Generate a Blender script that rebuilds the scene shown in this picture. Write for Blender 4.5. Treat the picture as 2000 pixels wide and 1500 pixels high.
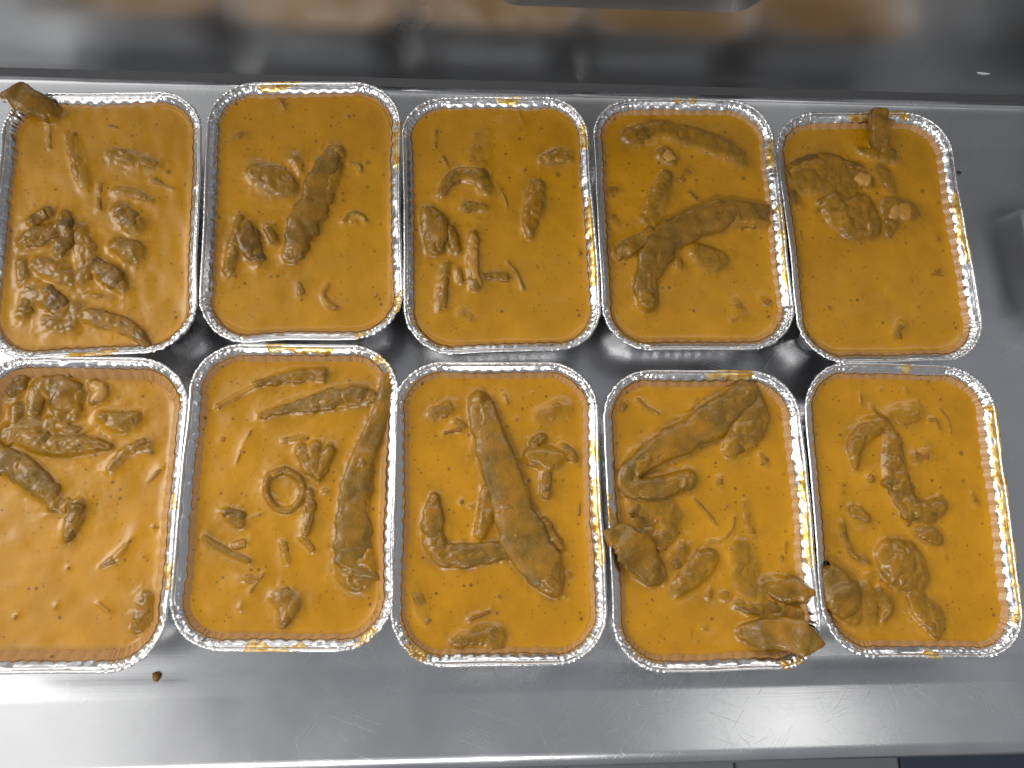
import bpy, math, random
import numpy as np
from mathutils import Vector, noise as mnoise, Euler

# ------------------------------------------------------------------ camera, world, lights
scene = bpy.context.scene
for o in list(bpy.data.objects): bpy.data.objects.remove(o)
COL = scene.collection
RIM = 0.050                                  # tray rim height above the worktop
FPX = 1510.0
CAM_ROT = (0.2300766, -0.0624264, -0.0120010)
CAM_LOC = np.array([0.0, 0.0, 0.544055 + RIM])
cd = bpy.data.cameras.new('camera'); cam = bpy.data.objects.new('camera', cd); COL.objects.link(cam)
cam.location = CAM_LOC.tolist(); cam.rotation_euler = CAM_ROT
cd.sensor_width = 36; cd.lens = 36 * FPX / 2000; cd.clip_start = .02; cd.clip_end = 50
cd.dof.use_dof = True; cd.dof.focus_distance = 0.635; cd.dof.aperture_fstop = 6.5
scene.camera = cam
world = bpy.data.worlds.new('World'); scene.world = world; world.use_nodes = True
bg = world.node_tree.nodes['Background']; bg.inputs[0].default_value = (0.94, 0.96, 1.0, 1); bg.inputs[1].default_value = 0.26

def area(name, loc, target, sx, sy, power, col):
    l = bpy.data.lights.new(name, 'AREA'); l.shape = 'RECTANGLE'; l.size = sx; l.size_y = sy; l.energy = power; l.color = col
    o = bpy.data.objects.new(name, l); COL.objects.link(o); o.location = loc
    d = Vector(target) - Vector(loc); o.rotation_euler = d.to_track_quat('-Z', 'Y').to_euler(); return o
area('ceiling_or_added_light', (-1.85, -0.15, 2.3), (-1.85, -0.15, 0), 1.7, 3.7, 20, (1.0, 0.98, 0.95))
area('ceiling_or_added_light', (1.15, -0.75, 2.3), (1.15, -0.75, 0), 0.35, 0.8, 2.2, (1.0, 0.98, 0.94))
area('ceiling_or_added_light', (0.2, 2.15, 2.3), (0.2, 2.15, 0), 4.4, 1.3, 54, (1.0, 0.96, 0.92))
area('ceiling_or_added_light', (-3.3, 0.9, 2.2), (0, 0.15, 0), 1.5, 2.4, 88, (1.0, 0.97, 0.92))  # added key light from the left, kept where the bench steel cannot mirror it
area('ceiling_tube', (-0.5, -2.1, 2.1), (0, 0.1, 0), 1.5, 0.2, 34, (1.0, 0.98, 0.94))
scene.view_settings.view_transform = 'Standard'; scene.view_settings.look = 'None'
scene.view_settings.exposure = 0.0; scene.view_settings.gamma = 1
scene.render.engine = 'CYCLES'
scene.cycles.max_bounces = 8; scene.cycles.sample_clamp_indirect = 4

# ------------------------------------------------------------------ helpers
RM = np.array(Euler(CAM_ROT, 'XYZ').to_matrix())
def px(u, v, z):
    """pixel of the photograph -> point on the horizontal plane at height z"""
    d = RM @ np.array([(u - 1000) / FPX, (750 - v) / FPX, -1.0])
    return CAM_LOC + d * ((z - CAM_LOC[2]) / d[2])
def px_wall(u, v, y):
    d = RM @ np.array([(u - 1000) / FPX, (750 - v) / FPX, -1.0])
    return CAM_LOC + d * ((y - CAM_LOC[1]) / d[1])

def vnoise2(X, Y, scale, rng):
    k = rng.uniform(-1, 1, (64, 64)); a, b = X / scale + 32, Y / scale + 32; i, j = np.floor(a).astype(int), np.floor(b).astype(int)
    f, g = a - i, b - j; f = f * f * (3 - 2 * f); g = g * g * (3 - 2 * g); i %= 63; j %= 63
    return (k[i, j] * (1 - f) + k[i + 1, j] * f) * (1 - g) + (k[i, j + 1] * (1 - f) + k[i + 1, j + 1] * f) * g
def mesh_obj(name, V, F, mat, parent=None, smooth=True, loc=None):
    me = bpy.data.meshes.new(name)
    V = np.asarray(V, dtype=np.float32); F = np.asarray(F)
    if F.ndim == 2:
        n, k = F.shape
        me.vertices.add(len(V)); me.vertices.foreach_set('co', V.ravel())
        me.loops.add(n * k); me.loops.foreach_set('vertex_index', F.astype(np.int32).ravel())
        me.polygons.add(n); me.polygons.foreach_set('loop_start', np.arange(0, n * k, k, dtype=np.int32))
        me.update(calc_edges=True); me.validate()
    else:
        me.from_pydata(V.tolist(), [], [list(f) for f in F])
    me.polygons.foreach_set('use_smooth', [smooth] * len(me.polygons))
    me.materials.append(mat)
    o = bpy.data.objects.new(name, me); COL.objects.link(o)
    if parent: o.parent = parent
    if loc is not None: o.location = loc
    return o
def tag(o, label=None, cat=None, group=None, kind=None):
    if label: o['label'] = label
    if cat: o['category'] = cat
    if group: o['group'] = group
    if kind: o['kind'] = kind
    return o
def empty(name, loc, rz=0):
    o = bpy.data.objects.new(name, None); COL.objects.link(o); o.empty_display_size = .02
    o.location = loc; o.rotation_euler = (0, 0, rz); return o
def grid_faces(n, m, wrap_n=False, wrap_m=False):
    i = np.arange(n if wrap_n else n - 1); j = np.arange(m if wrap_m else m - 1)
    I, J = np.meshgrid(i, j, indexing='ij'); I2 = (I + 1) % n; J2 = (J + 1) % m
    return np.stack([I * m + J, I2 * m + J, I2 * m + J2, I * m + J2], -1).reshape(-1, 4)
def vnoise(s, scale, rng, period=None, cubic=True):
    """1-D value noise sampled at s"""
    n = int((s.max() - s.min()) / scale) + 4
    if period: n = max(4, int(round(period / scale))); scale = period / n
    k = rng.uniform(-1, 1, n); t = (s - s.min()) / scale; i = np.floor(t).astype(int); f = t - i
    if cubic: f = f * f * (3 - 2 * f)
    return k[i % n] * (1 - f) + k[(i + 1) % n] * f

# ------------------------------------------------------------------ materials
def mat_new(name):
    m = bpy.data.materials.new(name); m.use_nodes = True; nt = m.node_tree
    return m, nt, nt.nodes['Principled BSDF']
def N(nt, t, **kw):
    n = nt.nodes.new(t)
    for k, v in kw.items(): setattr(n, k, v)
    return n
def lk(nt, a, b): nt.links.new(a, b)
def noise_tex(nt, vec, scale, detail=4, rough=.55):
    n = N(nt, 'ShaderNodeTexNoise'); n.inputs['Scale'].default_value = scale; n.inputs['Detail'].default_value = detail
    n.inputs['Roughness'].default_value = rough
    if vec is not None: lk(nt, vec, n.inputs['Vector'])
    return n
def ramp(nt, fac, stops):
    r = N(nt, 'ShaderNodeValToRGB'); e = r.color_ramp.elements
    while len(e) < len(stops): e.new(.5)
    for i, (p, c) in enumerate(stops):
        e[i].position = p; e[i].color = (c, c, c, 1) if isinstance(c, (int, float)) else (*c, 1)
    lk(nt, fac, r.inputs[0]); return r
def mixc(nt, fac, a, b, mode='MIX'):
    m = N(nt, 'ShaderNodeMix', data_type='RGBA', blend_type=mode)
    for s, v in ((m.inputs[0], fac), (m.inputs[6], a), (m.inputs[7], b)):
        if hasattr(v, 'node'): lk(nt, v, s)
        else: s.default_value = v if isinstance(v, (int, float)) else (*v, 1)
    return m.outputs[2]
def mth(nt, op, a, b=None):
    m = N(nt, 'ShaderNodeMath', operation=op)
    for s, v in ((m.inputs[0], a), (m.inputs[1], b)):
        if v is None: continue
        if hasattr(v, 'node'): lk(nt, v, s)
        else: s.default_value = v
    return m.outputs[0]
def bump(nt, h, strength, dist, prev=None):
    b = N(nt, 'ShaderNodeBump'); b.inputs['Strength'].default_value = strength; b.inputs['Distance'].default_value = dist
    lk(nt, h, b.inputs['Height'])
    if prev is not None: lk(nt, prev, b.inputs['Normal'])
    return b.outputs[0]
def mapping(nt, vec, rot=(0, 0, 0), scale=(1, 1, 1)):
    m = N(nt, 'ShaderNodeMapping'); m.inputs['Rotation'].default_value = rot; m.inputs['Scale'].default_value = scale
    lk(nt, vec, m.inputs['Vector']); return m.outputs[0]

SAUCE_C = (0.50, 0.215, 0.013)
def make_steel(name, base, rough, scratch=1.0):
    m, nt, b = mat_new(name); tc = N(nt, 'ShaderNodeTexCoord'); v = tc.outputs['Object']
    b.inputs['Metallic'].default_value = 1
    stain = noise_tex(nt, v, 7, 5); st = ramp(nt, stain.outputs[0], [(.3, .0), (.75, 1)])
    lk(nt, mixc(nt, st.outputs[0], tuple(c * .8 for c in base), base), b.inputs['Base Color'])
    br = noise_tex(nt, mapping(nt, v, (0, 0, 0), (14, 900, 900)), 1, 3)            # brushing along the bench
    tot = None
    for k, (ang, th) in enumerate([(.35, .725), (-.9, .735), (1.25, .74), (2.2, .73), (.75, .735), (2.75, .74)]):
        s = noise_tex(nt, mapping(nt, mapping(nt, v, (0, 0, ang)), (0, 0, 0), (11 + 4 * k, 1700 + 110 * k, 1)), 1, 1)
        r = ramp(nt, s.outputs[0], [(th - .01, 0), (th + .035, 1)]).outputs[0]
        tot = r if tot is None else mth(nt, 'MAXIMUM', tot, r)
    zone = ramp(nt, noise_tex(nt, v, 9, 2).outputs[0], [(.42, .12), (.62, 1)]).outputs[0]
    tot = mth(nt, 'MULTIPLY', tot, zone)
    rr = mth(nt, 'ADD', mth(nt, 'MULTIPLY', stain.outputs[0], .18), rough - .09)
    rr = mth(nt, 'ADD', rr, mth(nt, 'MULTIPLY', tot, .22 * scratch)); lk(nt, rr, b.inputs['Roughness'])
    b1 = bump(nt, br.outputs[0], .12, .0004)
    b2 = bump(nt, tot, .35 * scratch, .0004, b1); lk(nt, b2, b.inputs['Normal'])
    return m
STEEL = make_steel('worktop_steel', (.74, .75, .77), .25, .30)
STEEL_WALL = make_steel('splash_steel', (.54, .545, .55), .30, 0.0)

def make_foil():
    m, nt, b = mat_new('aluminium_foil'); v = N(nt, 'ShaderNodeTexCoord').outputs['Object']
    b.inputs['Metallic'].default_value = 1; b.inputs['Base Color'].default_value = (.78, .78, .79, 1)
    n = noise_tex(nt, v, 260, 4, .6); n2 = noise_tex(nt, v, 1100, 2)
    lk(nt, mth(nt, 'ADD', mth(nt, 'MULTIPLY', n.outputs[0], .2), .12), b.inputs['Roughness'])
    b1 = bump(nt, n.outputs[0], .14, .0008); lk(nt, bump(nt, n2.outputs[0], .12, .0003, b1), b.inputs['Normal'])
    return m
FOIL = make_foil()

def make_sauce(name, film=False, smear=False):
    m, nt, b = mat_new(name); v = N(nt, 'ShaderNodeTexCoord').outputs['Object']
    n = noise_tex(nt, v, 22, 5, .65); n2 = noise_tex(nt, v, 160, 3)
    c = mixc(nt, ramp(nt, n.outputs[0], [(.3, 0), (.7, 1)]).outputs[0], (0.37, 0.170, 0.002), (0.51, 0.240, 0.006))
    if film: c = mixc(nt, .62, c, (.44, .26, .14))
    if smear: c = mixc(nt, ramp(nt, n2.outputs[0], [(.4, 0), (.62, 1)]).outputs[0], (.52, .27, .03), (.80, .62, .30))
    # pepper and herb specks stirred into the sauce
    for sc, th, col in ((210, .17, (.06, .03, .008)), (100, .11, (.07, .05, .008)), (430, .22, (.16, .07, .008))):
        vo = N(nt, 'ShaderNodeTexVoronoi'); vo.inputs['Scale'].default_value = sc; lk(nt, v, vo.inputs['Vector'])
        ds = mth(nt, 'ADD', vo.outputs['Distance'], mth(nt, 'MULTIPLY', n2.outputs[0], .12))
        sep = N(nt, 'ShaderNodeSeparateColor'); lk(nt, vo.outputs['Color'], sep.inputs[0])
        ds = mth(nt, 'DIVIDE', ds, mth(nt, 'ADD', mth(nt, 'MULTIPLY', mth(nt, 'POWER', sep.outputs[1], 3), 1.1), .35))
        dot = ramp(nt, ds, [(th, 1), (th + .14, 0)]).outputs[0]
        keep = ramp(nt, sep.outputs[0], [(.66, 0), (.68, 1)]).outputs[0]
        c = mixc(nt, mth(nt, 'MULTIPLY', mth(nt, 'MULTIPLY', dot, keep), .7), c, col)
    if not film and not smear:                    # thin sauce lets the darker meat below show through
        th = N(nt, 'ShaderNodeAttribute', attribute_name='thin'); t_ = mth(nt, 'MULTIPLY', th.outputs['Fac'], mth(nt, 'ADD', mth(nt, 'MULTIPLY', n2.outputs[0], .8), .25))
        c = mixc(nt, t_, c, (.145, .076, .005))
    lk(nt, c, b.inputs['Base Color'])
    b.inputs['Roughness'].default_value = .33 if not film else .38
    b.inputs['IOR'].default_value = 1.4
    if smear: b.inputs['Metallic'].default_value = .55; b.inputs['Roughness'].default_value = .22
    b.inputs['Subsurface Weight'].default_value = 0
    b.inputs['Subsurface Radius'].default_value = (.004, .0018, .0004); b.inputs['Subsurface Scale'].default_value = 1
    b.inputs['Coat Weight'].default_value = .4; b.inputs['Coat Roughness'].default_value = .15; b.inputs['Coat IOR'].default_value = 1.4
    b1 = bump(nt, n2.outputs[0], .18, .0012); lk(nt, bump(nt, noise_tex(nt, v, 700, 2).outputs[0], .12, .0004, b1), b.inputs['Normal'])
    return m
SAUCE = make_sauce('cream_sauce'); FILM = make_sauce('sauce_film', film=True); SMEAR = make_sauce('sauce_smear', smear=True)

def make_piece(name, dark, light, sauce_amt, rough, crack=0):
    m, nt, b = mat_new(name); v = N(nt, 'ShaderNodeTexCoord').outputs['Object']
    oi = N(nt, 'ShaderNodeObjectInfo')
    off = N(nt, 'ShaderNodeVectorMath', operation='ADD'); lk(nt, v, off.inputs[0])
    cm = N(nt, 'ShaderNodeCombineXYZ'); lk(nt, mth(nt, 'MULTIPLY', oi.outputs['Random'], 9.0), cm.inputs[0]); lk(nt, cm.outputs[0], off.inputs[1])
    w = off.outputs[0]
    n = noise_tex(nt, w, 130, 5, .6); n2 = noise_tex(nt, w, 750, 3); n3 = noise_tex(nt, w, 48, 4)
    c = mixc(nt, ramp(nt, n.outputs[0], [(.2, 0), (.8, 1)]).outputs[0], dark, light)
    sp = N(nt, 'ShaderNodeSeparateXYZ'); lk(nt, v, sp.inputs[0])
    low = N(nt, 'ShaderNodeMapRange'); low.inputs[1].default_value = .0004; low.inputs[2].default_value = .0045
    low.inputs[3].default_value = .75; low.inputs[4].default_value = 0; lk(nt, sp.outputs[2], low.inputs[0])
    pat = ramp(nt, n3.outputs[0], [(.56 - .22 * sauce_amt, 0), (.84 - .22 * sauce_amt, 1)]).outputs[0]
    sa = mth(nt, 'MAXIMUM', low.outputs[0], mth(nt, 'MULTIPLY', pat, .55 + .3 * sauce_amt))
    c = mixc(nt, sa, c, (.38, .165, .004)); lk(nt, c, b.inputs['Base Color'])
    b.inputs['Roughness'].default_value = rough
    lk(nt, ramp(nt, n2.outputs[0], [(.3, rough - .1), (.7, rough + .15)]).outputs[0], b.inputs['Roughness'])
    b.inputs['Subsurface Weight'].default_value = 0; b.inputs['Subsurface Radius'].default_value = (.003, .0015, .0006); b.inputs['Subsurface Scale'].default_value = 1
    b.inputs['IOR'].default_value = 1.38; b.inputs['Coat Weight'].default_value = .4; b.inputs['Coat Roughness'].default_value = .12; b.inputs['Coat IOR'].default_value = 1.4
    b1 = bump(nt, n.outputs[0], .22, .0022); lk(nt, bump(nt, n2.outputs[0], .5, .0007, b1), b.inputs['Normal'])
    if crack:                                             # fine cracks between meat fibres
        vc = N(nt, 'ShaderNodeTexVoronoi', feature='DISTANCE_TO_EDGE'); vc.inputs['Scale'].default_value = 210; lk(nt, w, vc.inputs['Vector'])
        cr = ramp(nt, vc.outputs['Distance'], [(.0, 0), (.12, 1)]).outputs[0]
        lk(nt, bump(nt, cr, .16, .0006, b.inputs['Normal'].links[0].from_socket), b.inputs['Normal'])
    return m
MAT = {
 'meat':   make_piece('stewed_meat',      (.115, .060, .005), (.255, .136, .014), .60, .28, 1),
 'coat':   make_piece('sauce_coated',     (.18, .086, .006), (.30, .140, .009), .80, .24),
 'mush':   make_piece('stewed_mushroom',  (.085, .045, .004), (.25, .125, .008), .60, .22),
 'dark':   make_piece('mushroom_skin',    (.062, .035, .006), (.15, .080, .010), .50, .25),
 'green':  make_piece('green_herb',       (.07, .058, .010), (.15, .10, .012), .50, .32),
 'red':    make_piece('red_pepper_shred', (.10, .022, .006), (.20, .05, .012), .30, .30),
 'pale':   make_piece('pale_onion',       (.38, .19, .035), (.50, .27, .06), .45, .26),
}
def plain(name, col, rough, metal=0, bumpy=0):
    m, nt, b = mat_new(name); v = N(nt, 'ShaderNodeTexCoord').outputs['Object']
    n = noise_tex(nt, v, 40, 5)
    lk(nt, mixc(nt, n.outputs[0], tuple(c * .8 for c in col), col), b.inputs['Base Color'])
    b.inputs['Roughness'].default_value = rough; b.inputs['Metallic'].default_value = metal
    if bumpy: lk(nt, bump(nt, n.outputs[0], .2, bumpy), b.inputs['Normal'])
    return m
TILE_L = plain('pale_floor_tile', (.17, .175, .19), .35, 0, .001); TILE_D = plain('navy_floor_tile', (.035, .045, .075), .35, 0, .001)
GROUT = plain('dark_grout', (.05, .05, .055), .8)
MARK = plain('dried_splash', (.75, .76, .76), .4)

# ------------------------------------------------------------------ the setting: bench, splashback, floor
XL, XR = -1.0, 1.0
LEDGE = .0034
y_front_lo = px(1000, 1303, 0)[1]; y_front_hi = px(1000, 1351, LEDGE)[1]
y_roll = px(1000, 1471, LEDGE)[1]
y_back_lo = px(1860, 288, 0)[1]; y_wall = px(1000, 173, LEDGE)[1]
def sweep(name, prof, mat, nx=60):
    prof = np.array(prof); xs = np.linspace(XL, XR, nx)
    V = np.zeros((nx, len(prof), 3)); V[..., 0] = xs[:, None]; V[..., 1:] = prof[None]
    return mesh_obj(name, V.reshape(-1, 3), grid_faces(nx, len(prof)), mat)
def fillet(p0, p1, p2, r, n=6):
    p0, p1, p2 = map(np.array, (p0, p1, p2)); a = (p0 - p1) / np.linalg.norm(p0 - p1); b = (p2 - p1) / np.linalg.norm(p2 - p1)
    s, e = p1 + a * r, p1 + b * r
    return [tuple((1 - t) ** 2 * s + 2 * t * (1 - t) * p1 + t * t * e) for t in np.linspace(0, 1, n)]
prof = []
rr = .013
prof += [(y_roll + .012, LEDGE - .045), (y_roll - rr * .2, LEDGE - .043)]
for a in np.linspace(200, 90, 14):
    prof.append((y_roll + rr * math.cos(math.radians(a)), LEDGE - rr + rr * math.sin(math.radians(a))))
A = (y_roll, LEDGE); B = (y_front_hi, LEDGE); Cc = (y_front_lo, 0); D = (y_back_lo, 0); E_ = (y_wall - .004, LEDGE); F_ = (y_wall - .001, LEDGE + .02)
prof += fillet(A, B, Cc, .0016) + fillet(B, Cc, D, .004) + fillet(Cc, D, E_, .004) + fillet(D, E_, F_, .0035, 8)
wt = sweep('worktop', prof, STEEL); tag(wt, kind='structure')
wp = [(y_wall - .0012, LEDGE + .012), (y_wall, LEDGE + .02), (y_wall, .34), (y_wall + .004, .345), (y_wall + .03, .345)]
bs = sweep('backsplash', wp, STEEL_WALL); tag(bs, kind='structure')

# floor tiles seen past the rolled front edge
fz = -.86
fl = mesh_obj('floor', [(-2, -2, fz - .012), (2, -2, fz - .012), (2, 1.5, fz - .012), (-2, 1.5, fz - .012)], [(0, 1, 2, 3)], GROUT); tag(fl, kind='structure')
def tile_mesh():
    a, h, c = .148, .010, .003
    V = [(-a, -a, -h), (a, -a, -h), (a, a, -h), (-a, a, -h), (-a, -a, -c), (a, -a, -c), (a, a, -c), (-a, a, -c),
         (-a + c, -a + c, 0), (a - c, -a + c, 0), (a - c, a - c, 0), (-a + c, a - c, 0)]
    F = [(0, 1, 5, 4), (1, 2, 6, 5), (2, 3, 7, 6), (3, 0, 4, 7), (4, 5, 9, 8), (5, 6, 10, 9), (6, 7, 11, 10), (7, 4, 8, 11), (8, 9, 10, 11)]
    return V, F
tm = {}
gx = px(1436, 1490, fz)[0]
for i in range(-5, 6):
    for j in range(-5, 0):
        k = 'd' if (i, j % 2) in ((1, 0), (3, 1), (1, 1)) else 'l'
        loc = (gx + .15 + i * .30 - .0, .12 + j * .30, fz)
        if k not in tm:
            o = mesh_obj('floor_tile', *tile_mesh(), TILE_D if k == 'd' else TILE_L, fl, smooth=False, loc=loc); tm[k] = o.data
        else:
            o = bpy.data.objects.new('floor_tile', tm[k]); COL.objects.link(o); o.parent = fl; o.location = loc

# ------------------------------------------------------------------ foil trays
HW, HL, RC = .0735, .1055, .036
def ring_param():
    """outer outline of a rounded rectangle, finer in the corners: point, outward normal, corner weight, arc length"""
    P, Nn, Cw, S = [], [], [], []; s = 0
    ax, ay = HW - RC, HL - RC
    segs = [((HW, -ay), (HW, ay), (1, 0)), ('c', (ax, ay), 0), ((ax, HL), (-ax, HL), (0, 1)), ('c', (-ax, ay), 90),
            ((-HW, ay), (-HW, -ay), (-1, 0)), ('c', (-ax, -ay), 180), ((-ax, -HL), (ax, -HL), (0, -1)), ('c', (ax, -ay), 270)]
    for g in segs:
        if g[0] == 'c':
            L = RC * math.pi / 2; n = int(L / .00042)
            for k in range(n):
                a = math.radians(g[2] + 90 * k / n); P.append((g[1][0] + RC * math.cos(a), g[1][1] + RC * math.sin(a)))
                Nn.append((math.cos(a), math.sin(a))); f = k / n; Cw.append(min(1, min(f, 1 - f) * 7 + .25)); S.append(s + L * k / n)
        else:
            p, q = np.array(g[0]), np.array(g[1]); L = np.linalg.norm(q - p); n = int(L / .0008)
            for k in range(n):
                P.append(tuple(p + (q - p) * k / n)); Nn.append(g[2]); d = min(k / n, 1 - k / n) * L; Cw.append(.25 * math.exp(-d / .006)); S.append(s + L * k / n)
        s += L
    return np.array(P), np.array(Nn), np.array(Cw), np.array(S), s
RP, RN, RCW, RS, RLEN = ring_param()
def sdf(x, y, inset):
    ax, ay = HW - RC, HL - RC
    qx, qy = np.abs(x) - ax, np.abs(y) - ay
    return np.hypot(np.maximum(qx, 0), np.maximum(qy, 0)) + np.minimum(np.maximum(qx, qy), 0) - (RC - inset)
WALL = [(.0075, -.0050), (.0096, -.0075), (.0124, -.0110), (.0148, -.0150), (.0172, -.0220), (.0194, -.0330), (.0212, -.0430), (.0226, -.0475), (.0250, -.0493), (.0290, -.0495), (.0330, -.0495)]
def wall_d(depth):
    ds = [w[0] for w in WALL]; zs = [-w[1] for w in WALL]; return float(np.interp(depth, zs, ds))

def build_tray(i, x, y, rz, label, rng):
    root = empty('foil_tray', (x, y, 0), rz); tag(root, label, 'tray', 'foil trays of stew on the steel bench')
    n = len(RS)
    wr = [vnoise(RS, sc, rng, RLEN, cubic=False) for sc in (.0017, .0012, .0023, .0014, .0020)]
    wave = vnoise(RS, .028, rng, RLEN) * .0005
    outw = vnoise(RS, .035, rng, RLEN) * .0007                       # hand-bent outline
    amp = .00010 + RCW * .00062
    dents = np.clip(vnoise(RS, .011, rng, RLEN) - .35, 0, 1) * .0012 * (1 - RCW)
    def col(d, z):                                                     # displaced point columns
        d = np.asarray(d) - outw; return np.concatenate([RP - RN * d[:, None], (RIM + z)[:, None]], 1)
    one = np.ones(n)
    # rolled edge
    K = 9; bead = []
    for k in range(K):
        a = math.radians(200 - 290 * k / (K - 1) * 1.0); r = .00125 * (1 + .25 * wr[0] * (RCW + .12))
        bead.append(col(.0013 + r * math.cos(a) * -1 * -1 * -1 + amp * wr[1] * .5, wave - .0004 + r * math.sin(a) + amp * wr[1] * .7))
    # flange: two crimped bands with a groove between them
    fl_d = [.0023, .0030, .0036, .0041, .0048, .0055, .0062, .0068]
    fl_z = [-.0009, -.0007, -.0009, -.0014, -.0017, -.0022, -.0029, -.0038]
    fa = [.5, 1., 1., .5, 1.1, 1.3, 1.2, .9]
    rib = np.abs(np.sin(RS * math.pi / .0088)) * (1 - RCW) * (RCW < .3)
    flv = []
    for d, z, f, q in zip(fl_d, fl_z, fa, range(8)):
        w = wr[2] * (q < 4) + wr[3] * (q >= 4)
        flv.append(col(d * one + amp * .5 * f * wr[4] + rib * .0007 * max(0, (q - 4) / 3), z + wave + amp * f * w - dents * f))
    wal = []
    for q, (d, z) in enumerate(WALL):
        fade = 1 if q < 7 else (.5 if q == 7 else 0)
        wal.append(col(d * one + fade * (rib * .0008 + amp * .8 * wr[3] * (1.3 if q > 1 else 1)) - 0, z * one + wave * max(0, 1 - q / 3)))
    def strip(name, cols, mat, par):
        V = np.stack(cols, 1); m = V.shape[1]
        return mesh_obj(name, V.reshape(-1, 3), grid_faces(n, m, wrap_n=True), mat, par), V
    _, BV = strip('rolled_edge', bead, FOIL, root)
    _, FV = strip('rim_flange', flv, FOIL, root)
    o, WV = strip('pan', [flv[-1]] + wal, FOIL, root)
    import bmesh
    bm = bmesh.new(); bm.from_mesh(o.data); bm.verts.ensure_lookup_table(); m = WV.shape[1]
    bm.faces.new([bm.verts[k * m + m - 1] for k in range(n)]); bm.to_mesh(o.data); bm.free()
    return root, np.concatenate([BV[:, :7], FV], 1), WV

def catmull(P, n):
    P = np.asarray(P, float)
    if len(P) == 2: t = np.linspace(0, 1, n)[:, None]; return P[0] * (1 - t) + P[1] * t
    Q = np.vstack([2 * P[0] - P[1], P, 2 * P[-1] - P[-2]]); out = []
    for t in np.linspace(0, len(P) - 1 - 1e-6, n):
        i = int(t); f = t - i; a, b, c, d = Q[i:i + 4]
        out.append(.5 * (2 * b + (c - a) * f + (2 * a - 5 * b + 4 * c - d) * f * f + (3 * b - a - 3 * c + d) * f ** 3))
    return np.array(out)

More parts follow.
